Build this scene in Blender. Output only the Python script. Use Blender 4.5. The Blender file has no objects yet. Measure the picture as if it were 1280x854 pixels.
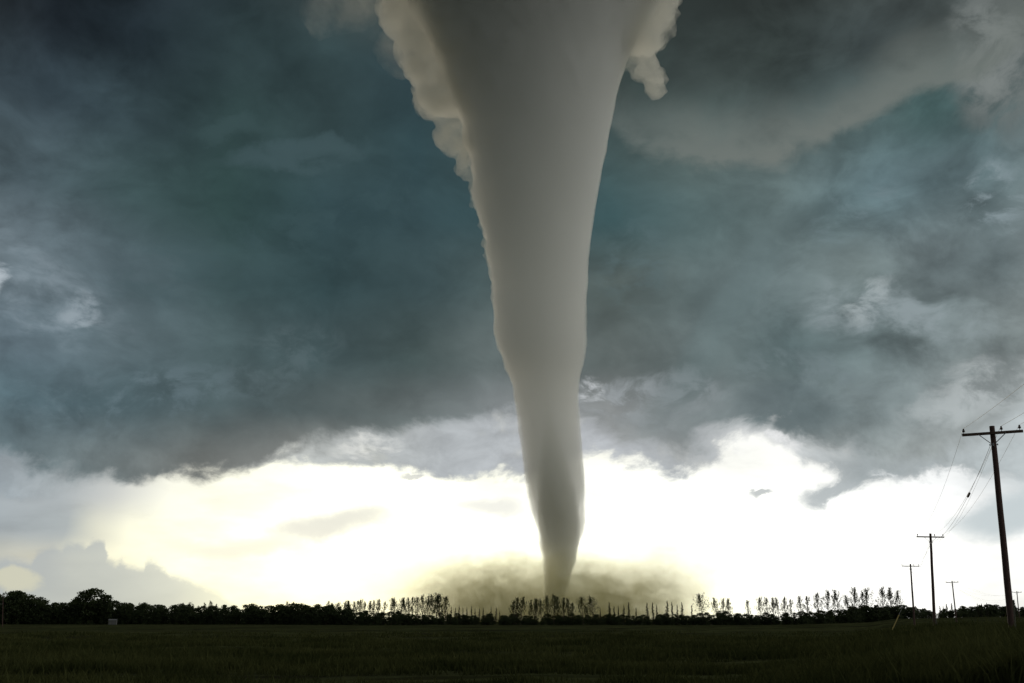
import bpy, bmesh, math, random
import numpy as np
from mathutils import Vector, noise as mnoise
random.seed(7)
rng = np.random.default_rng(11)
sc = bpy.context.scene
COL = sc.collection
R = math.radians

# ------------------------------------------------------------------ camera
F = 1300.0                      # focal length in photo pixels (photo 1280 x 854)
HOR = 776.0                     # photo row of the horizon
PITCH = math.atan((HOR - 427.0) / F)
CAM = Vector((0.0, 0.0, 1.7))
cam_d = bpy.data.cameras.new('camera')
cam = bpy.data.objects.new('camera', cam_d); COL.objects.link(cam)
cam.location = CAM
cam.rotation_euler = (math.pi / 2 + PITCH, 0, 0)
cam_d.sensor_width = 36.0; cam_d.lens = 36.0 * F / 1280.0
cam_d.clip_start = 0.1; cam_d.clip_end = 60000.0
sc.camera = cam
FWD = Vector((0, math.cos(PITCH), math.sin(PITCH))); UPV = Vector((0, -math.sin(PITCH), math.cos(PITCH)))

def ray(px, py):
    return FWD + Vector((1, 0, 0)) * ((px - 640.0) / F) + UPV * ((427.0 - py) / F)
def at(px, py, Y):              # the point seen at a photo pixel, Y metres ahead
    d = ray(px, py)
    return CAM + d * (Y / d.y)
def azel(px, py):               # azimuth / elevation in radians of a photo pixel
    d = ray(px, py)
    return math.atan2(d.x, d.y), math.atan2(d.z, math.hypot(d.x, d.y))

# ------------------------------------------------------------------ view, engine
sc.view_settings.view_transform = 'Standard'
sc.view_settings.look = 'None'
sc.view_settings.exposure = 0.0
sc.view_settings.gamma = 1.0
sc.cycles.use_denoising = True
sc.cycles.max_bounces = 20
sc.cycles.volume_bounces = 20
sc.cycles.transparent_max_bounces = 24
sc.cycles.volume_max_steps = 256

# ------------------------------------------------------------------ sun, low behind the cloud left of the funnel
SUN_AZ, SUN_EL = R(-9.0), R(7.0)
sun_d = bpy.data.lights.new('sun', 'SUN'); sun_d.energy = 1.0; sun_d.angle = R(12.0); sun_d.color = (1.0, 0.88, 0.68)
sun = bpy.data.objects.new('sun', sun_d); COL.objects.link(sun)
sd = Vector((math.sin(SUN_AZ) * math.cos(SUN_EL), math.cos(SUN_AZ) * math.cos(SUN_EL), math.sin(SUN_EL)))
sun.rotation_euler = sd.to_track_quat('Z', 'Y').to_euler()

# ------------------------------------------------------------------ node helper
class NG:
    def __init__(s, nt): s.nt = nt
    def n(s, t): return s.nt.nodes.new(t)
    def put(s, sock, v):
        if isinstance(v, bpy.types.NodeSocket): s.nt.links.new(v, sock)
        elif hasattr(sock, 'default_value'):
            if hasattr(sock.default_value, '__len__') and not hasattr(v, '__len__'): v = (v,) * len(sock.default_value)
            sock.default_value = v
    def m(s, op, a, b=0.0, c=0.0, clamp=False):
        x = s.n('ShaderNodeMath'); x.operation = op; x.use_clamp = clamp
        s.put(x.inputs[0], a); s.put(x.inputs[1], b); s.put(x.inputs[2], c)
        return x.outputs[0]
    def v(s, op, a, b=(0, 0, 0), scale=None):
        x = s.n('ShaderNodeVectorMath'); x.operation = op
        s.put(x.inputs[0], a); s.put(x.inputs[1], b)
        if scale is not None: s.put(x.inputs['Scale'], scale)
        return x.outputs['Value'] if op in ('DOT_PRODUCT', 'LENGTH', 'DISTANCE') else x.outputs[0]
    def sep(s, a):
        x = s.n('ShaderNodeSeparateXYZ'); s.put(x.inputs[0], a); return x.outputs
    def comb(s, a, b, c=0.0):
        x = s.n('ShaderNodeCombineXYZ'); s.put(x.inputs[0], a); s.put(x.inputs[1], b); s.put(x.inputs[2], c); return x.outputs[0]
    def noise(s, vec, scale, detail=4, rough=0.5, dist=0.0, lac=2.0):
        x = s.n('ShaderNodeTexNoise'); s.put(x.inputs['Vector'], vec); x.inputs['Scale'].default_value = scale
        x.inputs['Detail'].default_value = detail; x.inputs['Roughness'].default_value = rough
        x.inputs['Distortion'].default_value = dist; x.inputs['Lacunarity'].default_value = lac
        return x.outputs
    def rng(s, v, a, b, lo=0.0, hi=1.0, smooth=True):
        x = s.n('ShaderNodeMapRange'); x.interpolation_type = 'SMOOTHSTEP' if smooth else 'LINEAR'; x.clamp = True
        s.put(x.inputs['Value'], v); s.put(x.inputs['From Min'], a); s.put(x.inputs['From Max'], b)
        s.put(x.inputs['To Min'], lo); s.put(x.inputs['To Max'], hi)
        return x.outputs['Result']
    def mix(s, f, a, b, mode='MIX'):
        x = s.n('ShaderNodeMix'); x.data_type = 'RGBA'; x.blend_type = mode
        s.put(x.inputs[0], f); s.put(x.inputs[6], a); s.put(x.inputs[7], b)
        return x.outputs[2]
    def ramp(s, f, stops, interp='LINEAR'):
        x = s.n('ShaderNodeValToRGB'); cr = x.color_ramp; cr.interpolation = interp
        while len(cr.elements) > 1: cr.elements.remove(cr.elements[-1])
        for i, (p, c) in enumerate(stops):
            e = cr.elements[0] if i == 0 else cr.elements.new(p)
            e.position = p
            e.color = (c[0], c[1], c[2], 1) if hasattr(c, '__len__') else (c, c, c, 1)
        s.put(x.inputs[0], f)
        return x.outputs[0]

def lin(c):                      # 8-bit display colour -> scene linear
    return tuple(((v / 255.0) / 12.92 if v / 255.0 <= 0.04045 else ((v / 255.0 + 0.055) / 1.055) ** 2.4) for v in c)

# ------------------------------------------------------------------ storm sky (world)
def build_sky():
    w = bpy.data.worlds.new('World'); sc.world = w; w.use_nodes = True
    nt = w.node_tree; nt.nodes.clear(); g = NG(nt)
    w.cycles.sampling_method = 'MANUAL'; w.cycles.sample_map_resolution = 512
    D = g.v('NORMALIZE', g.n('ShaderNodeTexCoord').outputs['Generated'])
    x, y, z = g.sep(D)[:3]
    az = g.m('ARCTAN2', x, y)
    el = g.m('ARCSINE', z)
    # turbulence: a big slow warp and a fine ragged one; the field is drawn out along a slant as the cloud bands are
    P = g.v('MULTIPLY', D, (1.0, 1.0, 1.5))
    n1 = g.noise(P, 5.0, 3, 0.55)[1]
    w1 = g.v('SUBTRACT', n1, (0.5, 0.5, 0.5))
    P2 = g.v('ADD', P, g.v('SCALE', w1, scale=0.09))
    n2 = g.noise(P2, 17.0, 6, 0.6)
    w2 = g.v('SUBTRACT', n2[1], (0.5, 0.5, 0.5))
    P3 = g.v('ADD', P2, g.v('SCALE', w2, scale=0.012))
    fine = g.noise(P3, 21.0, 8, 0.56)[0]            # billows
    med = g.noise(P2, 7.0, 5, 0.5)[0]
    w1s = g.sep(w1); w2s = g.sep(w2)
    azA = g.m('ADD', az, g.m('MULTIPLY', w1s[0], 0.05))
    elA = g.m('ADD', el, g.m('MULTIPLY', w1s[1], 0.05))
    azB = g.m('ADD', azA, g.m('MULTIPLY', w2s[0], 0.055))
    elB = g.m('ADD', elA, g.m('MULTIPLY', w2s[2], 0.055))
    azD = g.m('ADD', azA, g.m('MULTIPLY', w2s[0], 0.03))
    elD = g.m('ADD', elA, g.m('MULTIPLY', w2s[2], 0.026))
    def s_of(a): return g.m('ADD', g.m('DIVIDE', g.m('ARCTANGENT', g.m('DIVIDE', a, 0.40)), math.pi), 0.5)
    def sp(px): return 0.5 + math.atan(azel(px, 500)[0] / 0.40) / math.pi
    PI0 = 0.5 + math.atan(-math.pi / 0.4) / math.pi; PI1 = 1 - PI0
    sA, sB, sD = s_of(azA), s_of(azB), s_of(azD)
    def E(py): return azel(640, py)[1]
    def sa(deg): return 0.5 + math.atan(R(deg) / 0.40) / math.pi
    def table(sv, ev, rows, back_rgb, right_rgb, far_rgb):
        back = lin(back_rgb)
        out = None; prev = None
        for py, pts in rows:
            pl = []
            for px, c in pts:
                pl.append((sp(px), lin(c) if not isinstance(c, tuple) or len(c) == 3 else tuple(v * c[3] for v in lin(c[:3]))))
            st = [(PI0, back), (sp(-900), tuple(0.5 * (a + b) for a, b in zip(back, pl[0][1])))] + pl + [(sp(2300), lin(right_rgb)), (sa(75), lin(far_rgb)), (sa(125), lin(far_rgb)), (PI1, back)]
            cr = g.ramp(sv, st, 'EASE' if False else 'B_SPLINE' if False else 'LINEAR')
            if out is None: out = cr
            else:
                out = g.mix(g.rng(ev, E(prev), E(py)), out, cr)
            prev = py
        return out
    # --- tone of the storm deck, by azimuth and height
    deck_rows = [
        (-260, [(0, (52, 62, 68)), (400, (58, 66, 66)), (640, (62, 68, 66)), (900, (62, 70, 70)), (1280, (92, 100, 102))]),
        (0,   [(-60, (16, 18, 20)), (0, (18, 20, 22)), (70, (24, 28, 32)), (150, (48, 60, 68)), (260, (44, 57, 62)), (390, (58, 70, 72)), (500, (66, 74, 72)), (860, (48, 56, 56)), (1000, (47, 54, 54)), (1130, (55, 62, 62)), (1200, (70, 78, 80)), (1280, (74, 83, 85))]),
        (90,  [(0, (30, 38, 45)), (130, (34, 45, 52)), (260, (46, 62, 66)), (390, (52, 70, 74)), (500, (47, 65, 71)), (780, (60, 74, 74)), (870, (56, 66, 66)), (1000, (55, 65, 65)), (1130, (60, 70, 72)), (1220, (72, 82, 83)), (1280, (74, 84, 85))]),
        (180, [(0, (52, 66, 75)), (130, (50, 66, 72)), (260, (47, 66, 68)), (390, (54, 73, 77)), (520, (45, 65, 71)), (780, (66, 84, 86)), (880, (74, 88, 88)), (1000, (78, 92, 93)), (1130, (76, 95, 98)), (1200, (66, 90, 92)), (1280, (76, 98, 101))]),
        (270, [(0, (70, 86, 94)), (130, (57, 76, 80)), (260, (49, 71, 72)), (390, (50, 71, 77)), (520, (49, 69, 75)), (780, (60, 85, 90)), (880, (82, 102, 105)), (1000, (96, 114, 117)), (1130, (88, 109, 116)), (1280, (94, 114, 120))]),
        (360, [(0, (104, 120, 130)), (130, (80, 97, 105)), (260, (58, 78, 82)), (390, (53, 74, 79)), (520, (60, 79, 84)), (780, (86, 99, 99)), (880, (92, 108, 111)), (1000, (102, 118, 122)), (1090, (112, 127, 130)), (1180, (108, 123, 128)), (1280, (104, 119, 124))]),
        (450, [(0, (92, 109, 120)), (130, (88, 105, 113)), (260, (78, 97, 102)), (390, (70, 89, 94)), (520, (74, 90, 92)), (600, (90, 102, 104)), (780, (100, 111, 112)), (880, (104, 118, 121)), (1000, (92, 110, 114)), (1130, (110, 126, 130)), (1280, (122, 134, 137))]),
        (520, [(0, (84, 105, 115)), (130, (80, 100, 108)), (260, (78, 95, 100)), (390, (80, 93, 96)), (480, (92, 103, 105)), (560, (112, 122, 125)), (620, (128, 136, 140)), (760, (142, 148, 151)), (850, (118, 128, 132)), (1000, (104, 118, 122)), (1130, (118, 131, 135)), (1280, (140, 150, 153))]),
        (590, [(0, (102, 120, 128)), (130, (112, 124, 128)), (260, (120, 126, 126)), (390, (135, 140, 140)), (560, (160, 165, 167)), (760, (160, 165, 168)), (900, (150, 156, 158)), (1060, (140, 150, 153)), (1280, (160, 168, 170))]),
    ]
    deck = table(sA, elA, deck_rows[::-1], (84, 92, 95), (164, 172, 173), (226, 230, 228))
    # billows: light and dark wisps, more contrast where the cloud is thin and lit
    sA2 = g.ramp(sA, [(sp(-200), 0.75), (sp(60), 0.8), (sp(200), 0.45), (sp(420), 0.35), (sp(900), 0.45), (sp(1100), 0.85), (sp(1400), 0.8)])
    bil = g.m('MULTIPLY', g.m('SUBTRACT', fine, 0.5), g.m('MULTIPLY', sA2, 1.35))
    bil2 = g.m('MULTIPLY', g.m('SUBTRACT', med, 0.5), 1.1)
    lum = g.m('MAXIMUM', g.m('ADD', 1.0, g.m('ADD', bil, bil2)), 0.35)
    ridge = g.noise(g.v('ADD', P2, (3.1, 1.7, 0.4)), 11.0, 7, 0.6, 0.35)[0]
    torn = g.m('SUBTRACT', g.rng(ridge, 0.42, 0.64), 0.45)
    lum = g.m('ADD', lum, g.m('MULTIPLY', torn, g.m('MULTIPLY', sA2, 0.36)))
    deck = g.v('SCALE', deck, scale=lum)
    deck = g.v('MULTIPLY', deck, (1.03, 1.0, 0.96))
    # --- soft blobs of brighter, thinner or darker cloud
    def blob(px, py, rx, ry, rot=0.0, av=azB, ev=elB, lo=1.0, hi=0.0):
        a0, e0 = azel(px, py)
        kx = rx / F * math.cos(e0) ** -1; ky = ry / F
        da = g.m('SUBTRACT', av, a0); de = g.m('SUBTRACT', ev, e0)
        c, s_ = math.cos(R(rot)), math.sin(R(rot))
        u = g.m('DIVIDE', g.m('ADD', g.m('MULTIPLY', da, c), g.m('MULTIPLY', de, s_)), kx)
        v_ = g.m('DIVIDE', g.m('SUBTRACT', g.m('MULTIPLY', de, c), g.m('MULTIPLY', da, s_)), ky)
        r2 = g.m('ADD', g.m('MULTIPLY', u, u), g.m('MULTIPLY', v_, v_))
        return g.rng(r2, lo, hi)
    def lay(base, mask, col, k=1.0):
        return g.mix(g.m('MULTIPLY', mask, k), base, (*lin(col), 1))
    wisp = g.rng(fine, 0.42, 0.62)
    cn = g.noise(P3, 32.0, 7, 0.62, 0.25)[0]
    curd = g.rng(cn, 0.42, 0.64)                       # curdled, torn scraps
    deck = lay(deck, g.m('MULTIPLY', blob(50, 372, 125, 62, -25), g.m('MULTIPLY', g.rng(fine, 0.38, 0.62), g.rng(cn, 0.36, 0.62, 0.25, 1.0))), (140, 154, 163), 0.6)
    deck = lay(deck, g.m('MULTIPLY', blob(4, 345, 18, 20), curd), (190, 200, 207), 0.8)
    deck = lay(deck, g.m('MULTIPLY', blob(108, 392, 34, 22, -30), curd), (164, 176, 184), 0.6)
    deck = lay(deck, g.m('MULTIPLY', blob(1125, 400, 125, 58, -18), g.m('MULTIPLY', g.rng(fine, 0.40, 0.62), g.rng(cn, 0.36, 0.60, 0.3, 1.0))), (146, 158, 162), 0.8)
    deck = lay(deck, g.m('MULTIPLY', blob(1095, 375, 40, 30, 40), curd), (172, 182, 184), 0.6)
    deck = lay(deck, g.m('MULTIPLY', blob(1250, 255, 48, 45, 30), curd), (145, 160, 166), 0.7)
    deck = lay(deck, g.m('MULTIPLY', blob(1075, 255, 60, 26, 20), curd), (120, 138, 144), 0.55)
    deck = lay(deck, g.m('MULTIPLY', blob(345, 300, 300, 60, 20), curd), (64, 86, 90), 0.35)
    deck = lay(deck, g.m('MULTIPLY', blob(800, 330, 60, 70, -50), curd), (92, 112, 116), 0.4)
    deck = lay(deck, g.m('MULTIPLY', blob(1245, 80, 62, 115, 10), g.rng(cn, 0.34, 0.52, 0.35, 1.0)), (112, 119, 118), 0.85)
    deck = lay(deck, g.m('MULTIPLY', blob(1235, 60, 50, 80, 10), curd), (134, 140, 138), 0.6)
    deck = lay(deck, blob(370, 195, 110, 22, 12), (66, 86, 90), 0.8)
    deck = lay(deck, blob(275, 165, 50, 18, 10), (60, 80, 82), 0.7)
    deck = lay(deck, g.m('MULTIPLY', blob(350, 460, 90, 50, 30), curd), (92, 108, 112), 0.5)
    deck = lay(deck, g.m('MULTIPLY', blob(1235, 500, 110, 48, 12), g.rng(cn, 0.36, 0.6, 0.2, 1.0)), (186, 193, 194), 0.75)
    deck = lay(deck, g.m('MULTIPLY', blob(830, 500, 90, 40, 20), curd), (150, 158, 162), 0.5)
    deck = lay(deck, g.m('MULTIPLY', blob(1000, 470, 110, 34, -10), curd), (124, 138, 142), 0.45)
    deck = lay(deck, g.m('MULTIPLY', blob(150, 500, 170, 46, 8), curd), (112, 130, 138), 0.45)
    deck = lay(deck, blob(980, 505, 90, 30, -12), (88, 102, 106), 0.4)
    ray_ = blob(930, 360, 250, 34, 52, azA, elA, 1.0, 0.0)
    deck = lay(deck, ray_, (104, 122, 124), 0.35)
    # --- arc of paler cloud curving across on the right
    arc = [(sp(640), 140), (sp(760), 150), (sp(820), 185), (sp(900), 203), (sp(980), 206), (sp(1060), 196), (sp(1120), 178), (sp(1180), 150), (sp(1280), 146), (sp(1500), 60), (sp(2300), -100)]
    e0, e1 = E(700), E(-260)
    arcv = g.ramp(sD, [(p, (E(py) - e0) / (e1 - e0)) for p, py in arc])
    dA = g.m('SUBTRACT', g.m('ADD', elD, g.m('MULTIPLY', g.m('SUBTRACT', fine, 0.5), 0.035)), g.m('ADD', g.m('MULTIPLY', arcv, e1 - e0), e0))
    up = g.rng(dA, 0.060, -0.002); dn = g.rng(dA, -0.013, 0.003)
    astr = g.ramp(sA, [(sp(690), 0.0), (sp(780), 0.35), (sp(880), 0.75), (sp(1000), 0.9), (sp(1280), 0.75), (sp(1700), 0.0)])
    am = g.m('MULTIPLY', g.m('MULTIPLY', g.m('MULTIPLY', up, dn), astr), g.rng(fine, 0.25, 0.55, 0.65, 1.1))
    deck = g.mix(am, deck, (*lin((112, 119, 115)), 1))
    # --- the bright gap under the deck
    W = 255
    gap_rows = [
        (470, [(-200, (150, 160, 165)), (0, (150, 160, 165)), (200, (190, 195, 195)), (400, (250, 250, 236)), (1000, (252, 252, 248)), (1280, (215, 220, 222)), (1500, (190, 198, 200))]),
        (620, [(-200, (160, 168, 172)), (0, (166, 175, 180)), (90, (168, 176, 180)), (160, (200, 203, 200)), (230, (250, 250, 235)), (300, (255, 255, 236)), (600, (255, 255, 238)), (1000, (254, 255, 250)), (1180, (240, 242, 242)), (1280, (200, 208, 210)), (1500, (180, 188, 190))]),
        (665, [(-200, (160, 168, 172)), (0, (160, 170, 176)), (100, (165, 174, 177)), (140, (215, 216, 200)), (185, (254, 253, 228)), (260, (255, 255, 232)), (600, (255, 255, 232)), (1000, (254, 254, 248)), (1100, (253, 254, 250)), (1200, (252, 252, 250)), (1280, (236, 240, 240)), (1500, (190, 198, 200))]),
        (700, [(-200, (170, 174, 170)), (0, (180, 184, 178)), (90, (205, 205, 190)), (120, (240, 238, 208)), (160, (250, 248, 220)), (260, (255, 255, 226)), (480, (255, 254, 216)), (860, (255, 254, 228)), (1000, (255, 255, 250)), (1280, (254, 254, 250)), (1500, (200, 205, 205))]),
        (776, [(-200, (175, 178, 172)), (0, (200, 200, 180)), (120, (225, 222, 190)), (250, (250, 246, 205)), (450, (255, 252, 214)), (860, (255, 253, 218)), (1000, (255, 255, 248)), (1280, (254, 254, 248)), (1500, (205, 208, 205))]),
    ]
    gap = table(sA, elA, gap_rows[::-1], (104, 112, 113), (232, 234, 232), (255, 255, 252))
    core = blob(500, 700, 340, 140, 0, azA, elA)
    core2 = blob(900, 690, 420, 130, 0, azA, elA)
    gn = g.rng(g.noise(g.v('MULTIPLY', P, (1, 1, 2.2)), 9.0, 5, 0.55)[0], 0.3, 0.6, 0.86, 1.04)
    boost = g.m('ADD', 1.0, g.m('ADD', g.m('MULTIPLY', core, 0.45), g.m('MULTIPLY', core2, 0.35)))
    gap = g.v('SCALE', gap, scale=g.m('MULTIPLY', boost, gn))
    gap = lay(gap, blob(405, 656, 100, 18, 4, azB, elD, 1.0, 0.0), (222, 223, 214), 0.9)
    gap = lay(gap, blob(290, 676, 90, 15, 2, azD, elD, 1.0, 0.0), (240, 240, 222), 0.85)
    gap = lay(gap, blob(620, 632, 60, 17, 4, azD, elD, 1.0, 0.0), (228, 229, 224), 0.85)
    gap = lay(gap, blob(1275, 645, 88, 27, 12, azD, elD, 1.0, 0.1), (196, 206, 209), 0.95)
    gap = lay(gap, blob(958, 611, 20, 6, 0, azB, elB, 1.0, 0.3), (190, 195, 196), 0.9)
    gap = lay(gap, g.m('MULTIPLY', blob(1052, 600, 48, 17, 25, azB, elB, 1.0, 0.1), g.rng(cn, 0.34, 0.52, 0.1, 1.0)), (170, 178, 181), 0.9)
    gap = lay(gap, blob(512, 605, 22, 6, -10, azB, elB, 1.0, 0.3), (205, 207, 203), 0.8)
    # low cumulus bank in the lower left, its top edge by azimuth
    bank = [(-460, 815), (-250, 690), (-40, 700), (22, 704), (38, 706), (46, 696), (62, 690), (74, 692), (84, 686), (94, 684), (101, 688), (106, 692), (111, 684), (118, 681), (127, 682), (132, 688), (134, 701), (146, 708), (154, 703), (162, 712), (180, 711), (184, 702), (190, 702), (208, 715), (215, 724), (240, 728), (275, 740), (296, 752), (320, 775), (350, 815)]
    b0, b1 = E(820), E(600)
    w3 = g.sep(g.v('SUBTRACT', g.noise(P, 70.0, 5, 0.6)[1], (0.5, 0.5, 0.5)))
    wz = g.m('ADD', g.m('MULTIPLY', w2s[0], 0.010), g.m('MULTIPLY', w3[0], 0.009)); we = g.m('ADD', g.m('MULTIPLY', w2s[2], 0.010), g.m('MULTIPLY', w3[1], 0.012))
    A0, A1 = azel(-460, 700)[0], azel(380, 700)[0]
    bankv = g.ramp(g.rng(g.m('ADD', az, wz), A0, A1, smooth=False), [((azel(q, 700)[0] - A0) / (A1 - A0), (E(py) - b0) / (b1 - b0)) for q, py in bank], 'LINEAR')
    dB = g.m('SUBTRACT', g.m('ADD', el, we), g.m('ADD', g.m('MULTIPLY', bankv, b1 - b0), b0))
    bsoft = g.rng(dB, 0.0030, -0.0060)
    bcol = g.ramp(sA, [(sp(-100), lin((172, 178, 178))), (sp(60), lin((176, 182, 184))), (sp(150), lin((180, 185, 184))), (sp(230), lin((204, 205, 194))), (sp(280), lin((238, 236, 210))), (sp(1800), lin((150, 156, 156)))])
    gap = g.mix(g.m('MULTIPLY', bsoft, 0.74), gap, bcol)
    # a window of cream light in the bank
    cr = blob(14, 724, 32, 19, 0, azB, elD, 1.0, 0.35)
    gap = lay(gap, cr, (216, 213, 186), 0.7)
    # --- pale lower layer of ragged cloud, then the dark base in front of it
    def edge(pts, sv, ev):
        lo_, hi_ = E(800), E(300)
        vv = g.ramp(sv, [(p, (E(py) - lo_) / (hi_ - lo_)) for p, py in pts])
        return g.m('SUBTRACT', ev, g.m('ADD', g.m('MULTIPLY', vv, hi_ - lo_), lo_))
    low = [(PI0, 640), (sp(-200), 645), (sp(0), 636), (sp(120), 618), (sp(210), 600), (sp(300), 592), (sp(400), 592), (sp(470), 586), (sp(530), 606), (sp(600), 592), (sp(660), 598), (sp(740), 575), (sp(800), 580), (sp(880), 572), (sp(940), 552), (sp(985), 562), (sp(1040), 606), (sp(1120), 612), (sp(1180), 604), (sp(1280), 622), (sp(1500), 640), (PI1, 640)]
    dL = edge(low, sB, elB)
    lm = g.rng(g.m('ADD', dL, g.m('MULTIPLY', g.m('SUBTRACT', cn, 0.5), 0.034)), -0.005, 0.009)
    lcol = g.ramp(sA, [(PI0, lin((120, 126, 128))), (sp(0), lin((150, 160, 166))), (sp(120), lin((175, 181, 182))), (sp(220), lin((205, 206, 198))), (sp(400), lin((184, 188, 186))), (sp(560), lin((172, 177, 180))), (sp(740), lin((176, 180, 184))), (sp(860), lin((168, 173, 176))), (sp(960), lin((205, 208, 208))), (sp(1060), lin((160, 168, 170))), (sp(1280), lin((178, 186, 188))), (sp(2000), lin((150, 158, 160))), (PI1, lin((120, 126, 128)))])
    lcol = g.v('SCALE', lcol, scale=g.m('ADD', 0.28, g.m('ADD', g.m('MULTIPLY', fine, 0.75), g.m('MULTIPLY', cn, 0.75))))
    dark = [(PI0, 600), (sp(-200), 600), (sp(0), 596), (sp(90), 606), (sp(160), 604), (sp(260), 602), (sp(340), 588), (sp(430), 562), (sp(520), 538), (sp(600), 524), (sp(690), 515), (sp(750), 548), (sp(790), 562), (sp(850), 560), (sp(930), 535), (sp(1000), 545), (sp(1080), 585), (sp(1150), 590), (sp(1220), 575), (sp(1280), 545), (sp(1500), 560), (PI1, 600)]
    dD = edge(dark, sB, elB)
    dm = g.rng(g.m('ADD', dD, g.m('MULTIPLY', g.m('SUBTRACT', cn, 0.5), 0.030)), -0.008, 0.013)
    col = g.mix(g.m('MULTIPLY', lm, g.rng(fine, 0.25, 0.48, 0.75, 1.0)), gap, lcol)
    # bright knots where the gap shines through beside the funnel
    col = lay(col, g.m('MULTIPLY', blob(736, 492, 14, 12), curd), (236, 238, 240), 0.7)
    deckmask = dm
    col = g.mix(deckmask, col, deck)
    col = lay(col, g.m('MULTIPLY', blob(736, 492, 26, 17, 30), curd), (222, 226, 230), 0.8)
    col = lay(col, g.m('MULTIPLY', blob(770, 500, 60, 24, 15), curd), (168, 175, 180), 0.5)
    col = lay(col, g.m('MULTIPLY', blob(962, 548, 46, 17), curd), (250, 250, 250), 0.85)
    col = lay(col, g.m('MULTIPLY', blob(1100, 590, 26, 12, -20), curd), (246, 248, 248), 0.8)
    col = lay(col, g.m('MULTIPLY', blob(470, 560, 50, 12, 10), curd), (238, 238, 232), 0.6)
    col = g.v('MAXIMUM', col, (0.001, 0.001, 0.001))
    below = g.rng(el, -0.02, -0.002)
    col = g.mix(below, (*lin((60, 62, 50)), 1), col)
    # clear evening air behind the gap
    sky = g.n('ShaderNodeTexSky'); sky.sky_type = 'NISHITA'; sky.sun_disc = False
    sky.sun_elevation = SUN_EL; sky.sun_rotation = SUN_AZ % (2 * math.pi)
    bg1 = g.n('ShaderNodeBackground'); bg1.inputs[1].default_value = 0.05
    clear = g.m('MULTIPLY', g.m('SUBTRACT', 1.0, g.m('MAXIMUM', lm, bsoft)), g.rng(el, 0.25, 0.02))
    g.put(bg1.inputs[0], g.v('SCALE', sky.outputs[0], scale=g.m('MULTIPLY', clear, 0.03)))
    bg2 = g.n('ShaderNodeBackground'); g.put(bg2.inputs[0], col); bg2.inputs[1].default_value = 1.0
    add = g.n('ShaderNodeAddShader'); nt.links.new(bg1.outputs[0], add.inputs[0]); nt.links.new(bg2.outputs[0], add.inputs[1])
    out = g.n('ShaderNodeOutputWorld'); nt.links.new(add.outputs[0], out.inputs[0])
build_sky()
# ------------------------------------------------------------------ materials
def mat(name):
    m = bpy.data.materials.new(name); m.use_nodes = True
    nt = m.node_tree; nt.nodes.clear(); return m, nt, NG(nt)

def surface_mat(name, ca, cb, scale, rough=0.8, stretch=(1, 1, 1), bump=0.3, coord='Object', translucent=0.0, spec=0.3, detail=5):
    m, nt, g = mat(name)
    tc = g.n('ShaderNodeTexCoord').outputs[coord]
    p = g.v('MULTIPLY', tc, stretch)
    n = g.noise(p, scale, detail, 0.6)[0]
    c = g.mix(g.rng(n, 0.3, 0.7), (*ca, 1), (*cb, 1))
    b = g.n('ShaderNodeBsdfPrincipled'); g.put(b.inputs['Base Color'], c); b.inputs['Roughness'].default_value = rough
    b.inputs['Specular IOR Level'].default_value = spec
    if bump:
        bp = g.n('ShaderNodeBump'); bp.inputs['Strength'].default_value = bump; bp.inputs['Distance'].default_value = 0.02
        g.put(bp.inputs['Height'], n); nt.links.new(bp.outputs[0], b.inputs['Normal'])
    o = g.n('ShaderNodeOutputMaterial')
    if translucent:
        t = g.n('ShaderNodeBsdfTranslucent'); g.put(t.inputs[0], c)
        mx = g.n('ShaderNodeMixShader'); mx.inputs[0].default_value = translucent
        nt.links.new(b.outputs[0], mx.inputs[1]); nt.links.new(t.outputs[0], mx.inputs[2]); nt.links.new(mx.outputs[0], o.inputs[0])
    else: nt.links.new(b.outputs[0], o.inputs[0])
    return m

M_POLE = surface_mat('weathered_pole_wood', (0.045, 0.028, 0.025), (0.12, 0.068, 0.058), 6.0, 0.85, (14, 14, 0.6), 0.6)
M_ARM = surface_mat('weathered_arm_wood', (0.07, 0.045, 0.035), (0.15, 0.10, 0.075), 5.0, 0.85, (1, 12, 12), 0.5)
M_IRON = surface_mat('galvanised_steel', (0.25, 0.26, 0.27), (0.35, 0.36, 0.37), 30, 0.5)
M_GLASSY = surface_mat('glazed_porcelain', (0.03, 0.02, 0.018), (0.06, 0.035, 0.03), 20, 0.25, bump=0)
M_WIRE = surface_mat('dull_wire', (0.4, 0.4, 0.4), (0.5, 0.5, 0.5), 3, 0.6, bump=0)
M_BLACK = surface_mat('black_rubber', (0.02, 0.02, 0.02), (0.03, 0.03, 0.03), 9, 0.7, bump=0)
M_YELLOW = surface_mat('yellow_plastic', (0.20, 0.15, 0.03), (0.26, 0.20, 0.05), 4, 0.6, bump=0)
M_GREYPOST = surface_mat('grey_weathered_post', (0.07, 0.07, 0.05), (0.12, 0.12, 0.085), 5, 0.85, (8, 8, 1), 0.3)
M_PALE = surface_mat('pale_painted_siding', (0.10, 0.10, 0.095), (0.14, 0.14, 0.13), 2, 0.7, bump=0)
M_ROOF = surface_mat('dull_shed_roof', (0.10, 0.10, 0.10), (0.14, 0.14, 0.14), 3, 0.7, bump=0.1)
M_BARK = surface_mat('grey_brown_bark', (0.06, 0.045, 0.035), (0.12, 0.095, 0.07), 3, 0.9, (3, 3, 1), 0.5)
M_LEAF = surface_mat('dark_hedgerow_leaves', (0.020, 0.030, 0.010), (0.055, 0.075, 0.025), 0.6, 0.6, bump=0, translucent=0.35, coord='Object')
M_POPLAR = surface_mat('poplar_leaves', (0.030, 0.040, 0.014), (0.07, 0.085, 0.03), 0.9, 0.55, bump=0, translucent=0.35)
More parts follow.
